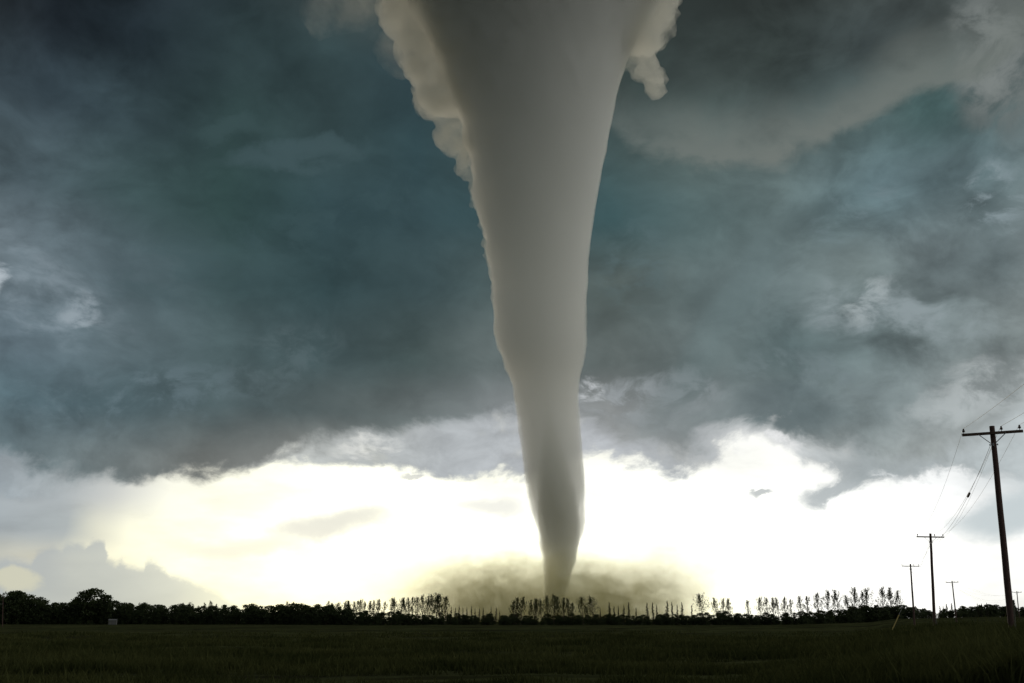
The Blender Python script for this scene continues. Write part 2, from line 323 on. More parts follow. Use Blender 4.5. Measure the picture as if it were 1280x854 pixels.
M_SPIRE = surface_mat('spire_foliage', (0.018, 0.024, 0.010), (0.045, 0.05, 0.02), 1.2, 0.7, bump=0, translucent=0.2)
M_GRASS = surface_mat('rank_grass_blades', (0.024, 0.030, 0.011), (0.058, 0.064, 0.024), 0.15, 1.0, bump=0, translucent=0.3, coord='Object', detail=3, spec=0.0)

def field_mat():
    m, nt, g = mat('grass_field')
    p = g.n('ShaderNodeTexCoord').outputs['Object']
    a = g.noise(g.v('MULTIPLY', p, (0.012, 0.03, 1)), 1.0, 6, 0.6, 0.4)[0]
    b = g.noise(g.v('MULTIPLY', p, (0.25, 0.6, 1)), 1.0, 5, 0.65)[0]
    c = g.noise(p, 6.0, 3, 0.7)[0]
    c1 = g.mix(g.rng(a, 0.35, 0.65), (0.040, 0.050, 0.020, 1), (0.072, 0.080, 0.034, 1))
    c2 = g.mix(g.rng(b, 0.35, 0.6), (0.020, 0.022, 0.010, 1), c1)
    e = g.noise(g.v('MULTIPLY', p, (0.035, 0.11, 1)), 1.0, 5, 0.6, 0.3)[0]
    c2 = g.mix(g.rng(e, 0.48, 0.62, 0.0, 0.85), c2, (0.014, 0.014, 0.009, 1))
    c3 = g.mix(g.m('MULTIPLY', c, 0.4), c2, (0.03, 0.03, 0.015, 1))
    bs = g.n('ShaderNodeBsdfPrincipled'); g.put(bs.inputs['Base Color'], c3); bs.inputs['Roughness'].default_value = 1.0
    bs.inputs['Specular IOR Level'].default_value = 0.0
    bp = g.n('ShaderNodeBump'); bp.inputs['Strength'].default_value = 0.6; bp.inputs['Distance'].default_value = 0.25
    g.put(bp.inputs['Height'], g.m('ADD', g.m('MULTIPLY', b, 0.6), g.m('MULTIPLY', c, 0.4))); nt.links.new(bp.outputs[0], bs.inputs['Normal'])
    o = g.n('ShaderNodeOutputMaterial'); nt.links.new(bs.outputs[0], o.inputs[0])
    return m
M_FIELD = field_mat()

# ------------------------------------------------------------------ helpers
def tag(o, label=None, cat=None, group=None, kind=None):
    if label: o['label'] = label
    if cat: o['category'] = cat
    if group: o['group'] = group
    if kind: o['kind'] = kind
    return o
def mesh_obj(name, verts, faces, m, parent=None, smooth=False):
    me = bpy.data.meshes.new(name)
    me.from_pydata([tuple(v) for v in verts], [], faces); me.update()
    if smooth: me.polygons.foreach_set('use_smooth', [True] * len(me.polygons))
    me.materials.append(m)
    o = bpy.data.objects.new(name, me); COL.objects.link(o)
    if parent: o.parent = parent
    return o
def np_obj(name, V, Fc, m, parent=None, smooth=False):   # V (n,3), Fc (m,k) arrays
    me = bpy.data.meshes.new(name); k = Fc.shape[1]
    me.vertices.add(len(V)); me.vertices.foreach_set('co', V.astype(np.float32).ravel())
    me.loops.add(Fc.size); me.loops.foreach_set('vertex_index', Fc.astype(np.int32).ravel())
    me.polygons.add(len(Fc)); me.polygons.foreach_set('loop_start', np.arange(0, Fc.size, k, dtype=np.int32))
    if smooth: me.polygons.foreach_set('use_smooth', np.ones(len(Fc), dtype=bool))
    me.update(calc_edges=True); me.validate()
    me.materials.append(m)
    o = bpy.data.objects.new(name, me); COL.objects.link(o)
    if parent: o.parent = parent
    return o
def empty(name, loc, rz=0.0):
    o = bpy.data.objects.new(name, None); COL.objects.link(o); o.location = loc; o.rotation_euler = (0, 0, rz); o.empty_display_size = 0.5
    return o
class MB:
    def __init__(s): s.v = []; s.f = []
    def box(s, c, h, M=None):
        b = len(s.v)
        for sx in (-1, 1):
            for sy in (-1, 1):
                for sz in (-1, 1):
                    p = Vector((sx * h[0], sy * h[1], sz * h[2]))
                    if M: p = M @ p
                    s.v.append(Vector(c) + p)
        s.f += [tuple(b + i for i in q) for q in ((0, 1, 3, 2), (4, 6, 7, 5), (0, 4, 5, 1), (2, 3, 7, 6), (0, 2, 6, 4), (1, 5, 7, 3))]
    def tube(s, pts, rad, n=8, caps=True):
        pts = [Vector(p) for p in pts]
        if not hasattr(rad, '__len__'): rad = [rad] * len(pts)
        b = len(s.v); N = len(pts)
        up = Vector((0, 0, 1))
        for i, p in enumerate(pts):
            t = (pts[min(i + 1, N - 1)] - pts[max(i - 1, 0)]).normalized()
            ref = Vector((1, 0, 0)) if abs(t.z) > 0.9 else up
            a = t.cross(ref).normalized(); c = t.cross(a)
            for k in range(n):
                th = 2 * math.pi * k / n
                s.v.append(p + (a * math.cos(th) + c * math.sin(th)) * rad[i])
        for i in range(N - 1):
            for k in range(n):
                k2 = (k + 1) % n
                s.f.append((b + i * n + k, b + i * n + k2, b + (i + 1) * n + k2, b + (i + 1) * n + k))
        if caps:
            s.f.append(tuple(b + k for k in range(n))[::-1]); s.f.append(tuple(b + (N - 1) * n + k for k in range(n)))
    def lathe(s, c, prof, n=10):
        s.tube([Vector(c) + Vector((0, 0, z)) for r, z in prof], [r for r, z in prof], n)
    def build(s, name, m, parent=None, smooth=False): return mesh_obj(name, s.v, s.f, m, parent, smooth)

def sstep(a, b, x):
    t = np.clip((np.asarray(x, float) - a) / (b - a), 0, 1); return t * t * (3 - 2 * t)

# ------------------------------------------------------------------ terrain
def hgt(x, y):
    x = np.asarray(x, float); y = np.asarray(y, float)
    line = 7 + 0.345 * np.clip(y, -50, 600)
    h = 0.95 * sstep(-13, -1, x - line) * sstep(-60, 20, y)                                    # verge that carries the poles
    h = h + 2.1 * sstep(150, 430, y) * sstep(-60, 40, x - (0.36 * y))                          # ground lifting to the right
    h = h + 0.10 * np.sin(x * 0.11 + 1.3) * np.sin(y * 0.07) + 0.06 * np.sin(x * 0.37 + y * 0.21)
    return h * sstep(4000, 1200, np.hypot(x, y)) if np.ndim(h) else float(h * sstep(4000, 1200, math.hypot(x, y)))
def gz(x, y): return float(hgt(x, y))

def build_field():
    def axis(lo, hi, fine0, fine1, step):
        a = list(np.arange(fine0, fine1 + 0.01, step)); s = step
        while a[-1] < hi: s *= 1.25; a.append(a[-1] + s)
        s = step
        while a[0] > lo: s *= 1.25; a.insert(0, a[0] - s)
        return np.array(a)
    xs = axis(-30000, 30000, -160, 330, 3.5); ys = axis(-30000, 40000, -20, 560, 3.5)
    X, Y = np.meshgrid(xs, ys); Z = hgt(X, Y)
    V = np.stack([X.ravel(), Y.ravel(), Z.ravel()], 1)
    nx, ny = len(xs), len(ys)
    i = (np.arange(ny - 1)[:, None] * nx + np.arange(nx - 1)[None]).ravel()
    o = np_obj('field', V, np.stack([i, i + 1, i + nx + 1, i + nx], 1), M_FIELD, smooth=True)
    tag(o, 'dark flat grass field reaching to the hedgerow', kind='structure')
build_field()

def build_grass():
    # clumps of blades, denser near the lens and on the verge
    N = 27000
    u = rng.random(N); yy = 16 + 150 * u ** 1.7
    xx = (rng.random(N) * 2 - 1) * (0.56 * yy + 6)
    P = np.stack([xx, yy], 1)
    f = np.array([mnoise.noise(Vector((x * 0.10, y * 0.13, 3.3))) + 0.6 * mnoise.noise(Vector((x * 0.45, y * 0.5, 9.1))) for x, y in P])
    gap_ = np.array([mnoise.noise(Vector((x * 0.05, y * 0.17, 21.7))) for x, y in P])
    keep = (f > -0.40) & (gap_ > -0.27) & (rng.random(len(P)) < 1 - 0.9 * sstep(60, 160, P[:, 1]))
    P = P[keep]; f = f[keep]
    verge = sstep(-14, -3, P[:, 0] - (7 + 0.345 * P[:, 1]))
    nb = 11
    n = len(P) * nb
    c = np.repeat(P, nb, 0); ff = np.repeat(f, nb); vg = np.repeat(verge, nb)
    spread = 0.16 + 0.004 * c[:, 1]
    ang = rng.random(n) * 2 * math.pi; rr = np.sqrt(rng.random(n)) * spread * 1.6
    bx = c[:, 0] + np.cos(ang) * rr; by = c[:, 1] + np.sin(ang) * rr
    bz = hgt(bx, by) - 0.02
    Hh = (0.16 + 0.20 * rng.random(n)) * (1 + 0.8 * np.clip(ff, -0.4, 0.8)) * (1 + 0.55 * vg)
    tall = rng.random(n) < 0.03
    Hh[tall] *= 1.7
    wdt = (0.010 + 0.00035 * c[:, 1]) * (0.7 + 0.6 * rng.random(n))
    yaw = rng.random(n) * math.pi * 2; lean = Hh * (0.15 + 0.55 * rng.random(n)); la = rng.random(n) * 2 * math.pi
    dx, dy = np.cos(yaw) * wdt, np.sin(yaw) * wdt
    lx, ly = np.cos(la) * lean, np.sin(la) * lean
    V = np.empty((n, 5, 3))
    V[:, 0] = np.stack([bx - dx, by - dy, bz], 1); V[:, 1] = np.stack([bx + dx, by + dy, bz], 1)
    mx, my, mz = bx + lx * 0.35, by + ly * 0.35, bz + Hh * 0.6
    V[:, 2] = np.stack([mx + dx * .8, my + dy * .8, mz], 1); V[:, 3] = np.stack([mx - dx * .8, my - dy * .8, mz], 1)
    V[:, 4] = np.stack([bx + lx, by + ly, bz + Hh], 1)
    i = np.arange(n) * 5
    T = np.concatenate([np.stack([i, i + 1, i + 2], 1), np.stack([i, i + 2, i + 3], 1), np.stack([i + 3, i + 2, i + 4], 1)])
    o = np_obj('meadow_grass', V.reshape(-1, 3), T, M_GRASS)
    tag(o, 'rank dark meadow grass growing over the near field and the pole verge', 'grass', kind='stuff')
build_grass()

# ------------------------------------------------------------------ trees
def limb(mb, p, d, L, r0, r1, seg=4, curve=0.0, jit=0.12):
    pts = [Vector(p)]; dd = Vector(d).normalized()
    for i in range(seg):
        dd = (dd + Vector((random.uniform(-jit, jit), random.uniform(-jit, jit), curve))).normalized()
        pts.append(pts[-1] + dd * (L / seg))
    mb.tube(pts, [r0 + (r1 - r0) * i / seg for i in range(seg + 1)], 5)
    return pts
def leaves_mesh(centers, sizes, per, leaf, tall=0.85):
    """clumps of small leaf quads; centers (n,3), sizes (n,), per = leaves per clump"""
    C = np.repeat(np.array(centers, float), per, 0); S = np.repeat(np.array(sizes, float), per)
    n = len(C)
    d = rng.normal(size=(n, 3)); d /= np.linalg.norm(d, axis=1)[:, None]
    P = C + d * (S * rng.random(n) ** 0.5)[:, None] * np.array([1, 1, tall])
    a = rng.normal(size=(n, 3)); a /= np.linalg.norm(a, axis=1)[:, None]
    b = np.cross(a, rng.normal(size=(n, 3))); b /= np.linalg.norm(b, axis=1)[:, None]
    l = leaf * (0.6 + 0.8 * rng.random(n)); w = l * 0.62
    V = np.empty((n, 4, 3))
    V[:, 0] = P - a * l[:, None] * .5; V[:, 1] = P + b * w[:, None] * .5
    V[:, 2] = P + a * l[:, None] * .5; V[:, 3] = P - b * w[:, None] * .5
    i = np.arange(n) * 4
    return V.reshape(-1, 3), np.stack([i, i + 1, i + 2, i + 3], 1)

def hide_proto(o):  # prototypes are used as the first instance, moved later
    return o
def make_round_tree(H, Wd, bare=0.03, density=1.0, leafs=0.60):
    """bushy broadleaf: trunk with limbs, crown of leaf clumps; unit height H, crown width Wd"""
    t = empty('hedgerow_tree', (0, 0, 0))
    mb = MB(); tr = limb(mb, (0, 0, -0.3), (0, 0, 1), H * 0.62, 0.02 * H + .04, 0.008 * H, 5)
    cs = []; ss = []
    for k in range(9):
        a = k * 2.4 + random.random(); h = H * random.uniform(0.12, 0.5)
        L = H * random.uniform(0.25, 0.42)
        pts = limb(mb, (tr[0].x, tr[0].y, h), (math.cos(a) * .8, math.sin(a) * .8, 0.75), L, 0.012 * H, 0.004 * H, 4, 0.08)
        cs += [pts[2], pts[3], pts[4]]; ss += [Wd * .16, Wd * .17, Wd * .15]
    mb.build('trunk', M_BARK, t)
    n = int(70 * density)
    for k in range(n):
        z = H * (bare + (1 - bare) * random.random())
        q = (z / H - bare) / (1 - bare)
        rad = Wd * 0.5 * math.sqrt(max(0.02, 1 - max(0, 2 * q - 0.6) ** 2 / 2.05)) * random.uniform(0.2, 1.0)
        a = random.random() * 2 * math.pi
        cs.append((math.cos(a) * rad, math.sin(a) * rad, min(z, H * 0.97))); ss.append(Wd * random.uniform(.10, .17))
    V, Fq = leaves_mesh(cs, ss, 34, leafs)
    np_obj('crown', V, Fq, M_LEAF, t)
    return t
def make_poplar(H, Wd, sparse=1.0):
    t = empty('poplar_tree', (0, 0, 0))
    mb = MB(); tr = limb(mb, (0, 0, -0.3), (0, 0, 1), H * 0.97, 0.012 * H + .05, 0.03, 8, jit=0.05)
    cs = []; ss = []
    nb = 20
    for k in range(nb):
        q = k / (nb - 1); h = H * (0.22 + 0.66 * q); a = k * 2.4 + random.uniform(-.5, .5)
        L = Wd * (1.15 - 0.90 * q) * random.uniform(0.6, 1.15)
        x0 = tr[0] + (tr[-1] - tr[0]) * (h / H)
        pts = limb(mb, (x0.x, x0.y, h), (math.cos(a), math.sin(a), 0.9), L, 0.05, 0.02, 3, 0.22)
        for j in (1, 2, 3):
            if random.random() < 0.78 * sparse:
                cs.append(pts[j] + Vector((random.uniform(-.2, .2),) * 3)); ss.append(Wd * random.uniform(.08, .14))
    for k in range(9):
        cs.append(tr[-1] + Vector((random.uniform(-.12, .12), random.uniform(-.12, .12), -H * 0.035 * k))); ss.append(Wd * (0.05 + 0.02 * k))
    mb.build('trunk', M_BARK, t)
    V, Fq = leaves_mesh(cs, ss, 17, 0.38, 1.9)
    np_obj('crown', V, Fq, M_POPLAR, t)
    return t
def make_spire(H, Wd):
    t = empty('spire_tree', (0, 0, 0))
    mb = MB(); tr = limb(mb, (0, 0, -0.3), (0, 0, 1), H * 1.0, 0.12, 0.03, 6, jit=0.045)
    mb.build('trunk', M_BARK, t)
    cs = []; ss = []
    for k in range(26):
        q = k / 25; p = tr[0] + (tr[-1] - tr[0]) * (0.15 + 0.83 * q)
        r = Wd * 0.5 * (1 - q) ** 0.6
        a = random.random() * 6.28
        cs.append(p + Vector((math.cos(a) * r * .4, math.sin(a) * r * .4, 0))); ss.append(max(0.10, r * 0.75))
    V, Fq = leaves_mesh(cs, ss, 30, 0.34)
    np_obj('crown', V, Fq, M_SPIRE, t)
    return t
def copy_tree(o):
    c = o.copy(); COL.objects.link(c)
    for ch in o.children:
        d = ch.copy(); COL.objects.link(d); d.parent = c
    return c
class Stock:                       # first use places the original, later uses place copies
    def __init__(s, makers): s.p = [[f, None, h] for f, h in makers]
    def place(s, k, px, ytop, Y, wscale=1.0, sink=0.0):
        k %= len(s.p); f, o, H = s.p[k]
        if o is None: o = s.p[k][1] = f(); t = o
        else: t = copy_tree(o)
        top = at(px, ytop, Y); z0 = gz(top.x, Y) - sink
        sc_ = (top.z - z0) / H
        t.location = (top.x, Y, z0); t.rotation_euler = (0, 0, random.random() * 6.28)
        t.scale = (sc_ * wscale, sc_ * wscale, sc_)
        return t
rounds = Stock([(lambda: make_round_tree(10, 8.5), 10), (lambda: make_round_tree(10, 7), 10), (lambda: make_round_tree(10, 9.5), 10), (lambda: make_round_tree(10, 6), 10), (lambda: make_round_tree(10, 8), 10), (lambda: make_round_tree(10, 10, .03, 1.1), 10)])
pops = Stock([(lambda: make_poplar(13, 4.4), 13), (lambda: make_poplar(13, 5.2), 13), (lambda: make_poplar(13, 4.2, .9), 13), (lambda: make_poplar(13, 4.6, .85), 13), (lambda: make_poplar(13, 5.6), 13), (lambda: make_poplar(13, 4.2, .8), 13)])
fulls = Stock([(lambda: make_poplar(13, 7.0, 1.2), 13), (lambda: make_poplar(13, 6.4, 1.2), 13)])
spires = Stock([(lambda: make_spire(11, 2.0), 11), (lambda: make_spire(11, 1.6), 11), (lambda: make_spire(11, 2.4), 11)])

# the hedgerow: rows of bushy trees whose tops follow the skyline
TOP = [(-60, 742), (0, 744), (12, 741), (25, 742), (38, 745), (50, 750), (65, 752), (80, 754), (95, 750), (140, 750), (152, 755), (190, 755), (200, 757), (215, 757), (238, 756), (248, 763), (258, 757), (290, 757), (330, 758), (370, 756), (400, 757), (430, 759), (445, 764), (480, 765), (520, 767), (560, 768), (640, 769), (760, 768), (860, 769), (900, 765), (950, 768), (1000, 766), (1050, 761), (1080, 758), (1120, 757), (1150, 760), (1170, 763), (1200, 759), (1240, 756), (1280, 758), (1340, 757)]
def topy(px):
    return float(np.interp(px, [a for a, b in TOP], [b for a, b in TOP]))
def dist(px): return float(np.interp(px, [-60, 250, 450, 1000, 1130, 1340], [520, 500, 430, 420, 470, 560]))
zones = [(-60, 14, 'at the far left edge'), (14, 52, 'near the left edge, beside the highest rounded tree'), (52, 97, 'on the slope down towards the domed tree'),
         (97, 124, 'at the left foot of the domed tree'), (124, 156, 'at the right foot of the domed tree by the shed'), (156, 200, 'just past the shed'),
         (200, 244, 'on the left of the small hedge gap'), (244, 290, 'on the right of the small hedge gap'), (290, 340, 'between the hedge gap and the two twiggy tops'),
         (340, 385, 'round the two twiggy tops'), (385, 440, 'under the first few small poplars'), (440, 480, 'under the left end of the long poplar row'),
         (480, 520, 'under the middle of the long poplar row'), (520, 562, 'under the tallest end of the long poplar row'), (562, 600, 'under the left spires'),
         (600, 640, 'between the left spires and the funnel'), (640, 680, 'under the left half of the funnel foot'), (680, 722, 'under the right half of the funnel foot'),
         (722, 765, 'under the two full poplars by the funnel'), (765, 815, 'under the shorter right-hand spires'), (815, 868, 'under the taller right-hand spires'),
         (868, 925, 'round the large poplar right of the dust'), (925, 975, 'under the first scattered thin poplars'), (975, 1015, 'under the last scattered thin poplars'),
         (1015, 1055, 'under the left tall airy poplars'), (1055, 1092, 'under the middle tall airy poplars'), (1092, 1130, 'under the last tall airy poplars'),
         (1130, 1165, 'between the third and second power poles'), (1165, 1200, 'behind the fourth power pole'), (1200, 1245, 'between the fourth and nearest power poles'),
         (1245, 1345, 'behind the nearest power pole')]
px = -56.0; k = 0
while px < 1340:
    for row_ in range(2 if px < 1050 else 3):
        q = px + random.uniform(-5, 5) + row_ * 5
        yt = topy(q) + (random.uniform(-1.5, 2.5) if row_ == 0 else random.uniform(1.0, 6.0))
        Y = dist(q) + (8 if row_ == 0 else -3) + random.uniform(-4, 4)
        H = at(q, yt, Y).z - gz(at(q, yt, Y).x, Y)
        ws = random.uniform(0.85, 1.25)
        t = rounds.place(k if row_ == 0 else k + 3, q, yt, Y, ws * (9.0 / max(H, 4)) ** 0.35)
        z = [z for z in zones if z[0] <= min(max(q, -60), 1344) < z[1]][0]
        size = 'taller' if row_ == 0 else 'lower'; form = 'broad' if ws > 1.05 else 'narrow'
        tag(t, f'{size} {form} dark hedge tree {z[2]}', 'tree', 'trees making up the hedgerow')
        k += 1
    px += 8.2
# the domed tree and its neighbours
for (q, yt, ws, lab) in ((118, 737, 1.25, 'tallest domed tree in the left part of the hedgerow'),
                         (106, 742, 0.9, 'left shoulder of crown beside the tall domed tree'),
                         (138, 745, 0.7, 'narrow feathery tree just right of the tall domed tree'),
                         (24, 740, 1.1, 'highest rounded tree near the left edge of the field')):
    t = rounds.place(k, q, yt, dist(q) - 6, ws); k += 2
    tag(t, lab.replace('left shoulder of crown', 'rounded tree leaning at the left'), 'tree')
# twiggy tops beside the small gap
for i, (q, yt) in enumerate(((229, 753), (236, 752), (243, 754), (257, 753), (263, 751), (270, 754), (360, 751), (366, 752))):
    t = pops.place(i, q, yt, dist(q) + 3, 0.8)
    tag(t, ['feathery young tree just left of the small hedge gap', 'feathery young tree just right of the small hedge gap', 'thin twiggy tree poking out of the hedge halfway to the poplars'][0 if q < 248 else 1 if q < 300 else 2], 'tree', 'feathery young trees in the hedge')
# slender poplars, left to right
ordn = ['first', 'second', 'third', 'fourth', 'fifth', 'sixth', 'seventh', 'eighth', 'ninth', 'tenth', 'eleventh', 'twelfth', 'thirteenth', 'fourteenth', 'fifteenth', 'sixteenth', 'seventeenth', 'eighteenth', 'nineteenth', 'twentieth', 'twenty-first', 'twenty-second', 'twenty-third', 'twenty-fourth', 'twenty-fifth']
cl = [(409, 751), (414, 753), (417, 754), (423, 753), (430, 751), (434, 750), (438, 750), (442, 751), (446, 750), (451, 749), (455, 752),
      (463, 750), (467, 750), (472, 748), (480, 751), (490, 747), (495, 749), (501, 746), (507, 748), (511, 746), (516, 745), (523, 746), (529, 743), (534, 744), (541, 742)]
cl2 = [(546, 741), (550, 743), (556, 744)]
for i, (q, yt) in enumerate(cl):
    t = pops.place(i * 5 + 1, q, yt, dist(q) + 4 + (i % 3) * 3, random.uniform(0.9, 1.15))
    tag(t, f'slender airy poplar, {ordn[i]} from the left in the long poplar row left of the funnel', 'tree', 'poplars in the row left of the funnel')
for i, (q, yt) in enumerate(cl2):
    t = pops.place(i + 3, q, yt, dist(q) + 2, 1.25)
    tag(t, ['tallest poplar near the right end of the left poplar row', 'full poplar second from the right end of the left row', 'full poplar closing the right end of the left row'][i], 'tree', 'poplars in the row left of the funnel')
sp1 = [(559, 764), (564, 758), (569, 759), (574, 756), (579, 759), (584, 759), (589, 757), (594, 760), (599, 760), (604, 759), (614, 758), (620, 759), (625, 763)]
for i, (q, yt) in enumerate(sp1):
    t = spires.place(i, q, yt, dist(q) + 2, 1.0)
    tag(t, f'thin spindly spire tree, {ordn[i]} from the left in the row left of the funnel foot', 'tree', 'spires left of the funnel')
mid = [(641, 750, 1, .8), (645, 746, 0, .9), (651, 745, 2, .8), (662, 749, 2, .6), (668, 748, 1, .8), (671, 748, 4, .6), (677, 748, 3, .7), (684, 744, 1, .7), (692, 743, 4, .7), (697, 745, 0, .8), (704, 746, 2, .7), (711, 747, 1, .8), (714, 753, 3, .8)]
for i, (q, yt, kk, ws) in enumerate(mid):
    t = pops.place(kk, q, yt, dist(q) + 3 + (i % 2) * 3, ws * 1.25)
    tag(t, f'dark ragged poplar at the funnel foot, {ordn[i]} from the left of its cluster', 'tree', 'poplars at the foot of the funnel')
for i, (q, yt, kk, lab) in enumerate(((729, 746, 0, 'full leafy poplar standing alone right of the funnel foot'), (742, 745, 1, 'dense cone shaped poplar, second clear of the funnel foot'), (735, 758, 1, 'short bushy poplar between the two tall ones right of the funnel'), (878, 742, 0, 'largest full poplar just right of the dust cloud'))):
    t = fulls.place(kk, q, yt, dist(q) + 1, 1.0)
    tag(t, lab, 'tree')
sp2 = [(750, 760), (762, 752), (767, 757), (773, 757), (779, 756), (785, 752), (795, 759), (809, 753), (815, 752), (821, 755), (833, 750), (840, 752), (846, 755), (852, 752), (865, 756)]
for i, (q, yt) in enumerate(sp2):
    t = spires.place(i + 1, q, yt, dist(q) + 2, 1.15)
    tag(t, f'thin spindly spire tree, {ordn[i]} from the left in the row right of the funnel foot', 'tree', 'spires right of the funnel')
r3 = [(895, 746), (903, 747), (911, 747), (935, 749), (949, 746), (957, 746), (965, 746), (972, 746), (980, 745), (988, 748)]
for i, (q, yt) in enumerate(r3):
    t = pops.place(i * 5 + 2, q, yt, dist(q) + 4, random.uniform(0.9, 1.1))
    tag(t, f'small thin poplar, {ordn[i]} from the left in the scattered row right of the dust', 'tree', 'scattered thin poplars')
r4 = [(1000, 744), (1009, 744), (1022, 741), (1032, 737), (1046, 736), (1059, 743), (1065, 733), (1076, 739), (1081, 735), (1101, 733), (1112, 733), (1119, 737)]
for i, (q, yt) in enumerate(r4):
    t = pops.place(i * 5, q, yt, dist(q) + 3, random.uniform(0.95, 1.15))
    tag(t, f'tall airy poplar, {ordn[i]} from the left in the row left of the power poles', 'tree', 'tall airy poplars left of the power poles')
for i, (q, yt) in enumerate(((1175, 757), (1179, 757), (1183, 754), (1189, 753), (1221, 754), (1226, 754), (1233, 753), (1267, 749))):
    t = spires.place(i, q, yt, 500, 1.6)
    tag(t, 'dark pointed conifer rising from the low wood behind the power poles', 'tree', 'pointed conifers behind the poles')
# round bushes standing out on the lit grass under the far wood
def make_bush():
    t = empty('round_bush', (0, 0, 0))
    mb = MB()
    for a in range(4): limb(mb, (0, 0, -.2), (math.cos(a * 1.6) * .5, math.sin(a * 1.6) * .5, 1), 1.8, .06, .03, 3)
    mb.build('stem', M_BARK, t)
    cs = [(math.cos(a) * r, math.sin(a) * r, 0.5 + 2.2 * q) for a, r, q in ((random.random() * 6.28, random.random() * 1.3, random.random()) for _ in range(22))]
    V, Fq = leaves_mesh(cs, [0.6] * 22, 26, .32); np_obj('crown', V, Fq, M_LEAF, t)
    return t
bushes = Stock([(make_bush, 3.1)])
for i, (q, yt, lab) in enumerate(((1150, 765, 'dark round bush on the grass left of the second power pole'), (1181, 763, 'dark round bush on the grass just right of the second power pole'), (1200, 763, 'dark round bush directly right of the fourth power pole'), (1207, 765, 'second dark bush right of the fourth power pole'), (1218, 764, 'dark bush midway between the fourth pole and the nearest pole'), (1251, 764, 'dark round bush just left of the nearest power pole'), (1274, 765, 'dark round bush at the right edge behind the nearest pole'))):
    t = bushes.place(0, q, yt, 400, 1.0); tag(t, lab, 'bush', 'round bushes before the far wood')

# ------------------------------------------------------------------ power poles
def make_pole(loc, H, yaw, lean=0.0, label='', detail=True, rad=(0.165, 0.12)):
    t = empty('power_pole', loc, yaw); tag(t, label, 'power pole', 'power poles along the verge')
    t.rotation_euler = (0, lean, yaw)
    mb = MB(); mb.tube([(0.006 * math.sin(i * 1.7), 0, -0.6 + (H + 0.6) * i / 10) for i in range(11)], [rad[0] + (rad[1] - rad[0]) * i / 10 for i in range(11)], 14)
    mb.build('pole', M_POLE, t, smooth=False)
    az_ = H - 0.36
    yo = -(rad[1] + 0.05)
    a = MB(); a.box((0, yo, az_), (1.36, 0.055, 0.065)); arm = a.build('crossarm', M_ARM, t)
    bev = arm.modifiers.new('bevel', 'BEVEL'); bev.width = 0.012; bev.segments = 2
    for s in (-1, 1):
        b = MB(); p0 = Vector((s * 0.62, yo - 0.062, az_ - 0.03)); p1 = Vector((s * 0.10, yo - 0.02, az_ - 0.50))
        b.tube([p0, p1], 0.02, 6); b.build('brace', M_IRON, t)
    for x in (-1.28, 0.42, 1.22):
        ins = MB(); ins.lathe((x, yo, az_ + 0.065), [(0.014, 0), (0.014, .07), (.055, .075), (.075, .10), (.06, .125), (.062, .15), (.05, .175), (.036, .185), (.044, .215), (.034, .24), (0.01, .25)], 12)
        ins.build('insulator', M_GLASSY, t, smooth=True)
    if detail:
        h = MB(); h.box((0, -rad[1] - 0.03, H - 0.92), (0.03, 0.06, 0.07)); h.tube([(-0.20, 0, H - 0.90), (0.20, 0, H - 0.90)], 0.014, 6)
        h.box((-0.17, 0, H - 0.90), (0.02, 0.035, 0.04)); h.box((0.17, 0, H - 0.90), (0.02, 0.035, 0.04))
        h.build('neutral_bracket', M_IRON, t)
        c = MB(); c.lathe((0, 0, H), [(rad[1], 0.0), (rad[1] * .97, .012), (0.02, .03)], 14); c.build('pole_cap', M_POLE, t)
    return t
poles = []
spec = [  # base px, top px, top py, distance, yaw, label
    (1264, 1240, 533, 50.0, R(-32), 'nearest tall wooden power pole with crossarm, at the right edge of the field'),
    (1168, 1163, 667, 111.0, R(-26), 'second power pole, dark and straight, right of the yellow guy guard'),
    (1143, 1138, 705, 171.0, R(-22), 'small power pole farthest left, just beyond the end of the poplars'),
    (1196, 1190, 726, 243.0, R(-27), 'thin far power pole between the second pole and the nearest pole'),
    (1275, 1271, 739, 328.0, R(-33), 'tiny farthest power pole right of the nearest pole')]
for i, (bx, tx, ty, Y, yaw, lab) in enumerate(spec):
    base = at(bx, 780, Y); zb = gz(base.x, Y); top = at(tx, ty, Y)
    H = top.z - zb
    p = make_pole((base.x, Y, zb), H, yaw, 0.0, lab, detail=i < 3)
    lean = math.atan2(top.x - base.x, H)
    p.rotation_mode = 'XYZ'
    from mathutils import Matrix
    p.matrix_world = Matrix.Translation((base.x, Y, zb)) @ Matrix.Rotation(lean, 4, 'Y') @ Matrix.Rotation(yaw, 4, 'Z')
    poles.append((Matrix.Translation((base.x, Y, zb)) @ Matrix.Rotation(lean, 4, 'Y') @ Matrix.Rotation(yaw, 4, 'Z'), H))
z0 = gz(8, -10)
make_pole((8, -10, z0), 9.6, R(-14), 0, 'power pole beside the camera that carries the wires on')
from mathutils import Matrix
poles.insert(0, (Matrix.Translation((8, -10, z0)) @ Matrix.Rotation(R(-14), 4, 'Z'), 9.6))
def wire(loc, name, label, sag=0.9, r=0.007, mate=M_WIRE, start=0):
    pts = []
    P = [M_ @ Vector((loc[0], loc[1], H_ + loc[2])) for M_, H_ in poles]
    for a, b in list(zip(P[:-1], P[1:]))[start:]:
        n = 18
        for j in range(n):
            u = j / n; p = a.lerp(b, u); p.z -= 4 * sag * ((b - a).length / 64) ** 2 * u * (1 - u); pts.append(p)
    pts.append(P[-1])
    mb = MB(); mb.tube(pts, r, 5)
    o = mb.build(name, mate); tag(o, label, 'wire', 'wires strung along the power poles')
    return pts, o
wire((-1.28, -0.18, -0.36 + 0.31), 'overhead_wire', 'bare overhead wire on the left insulators of the power poles')
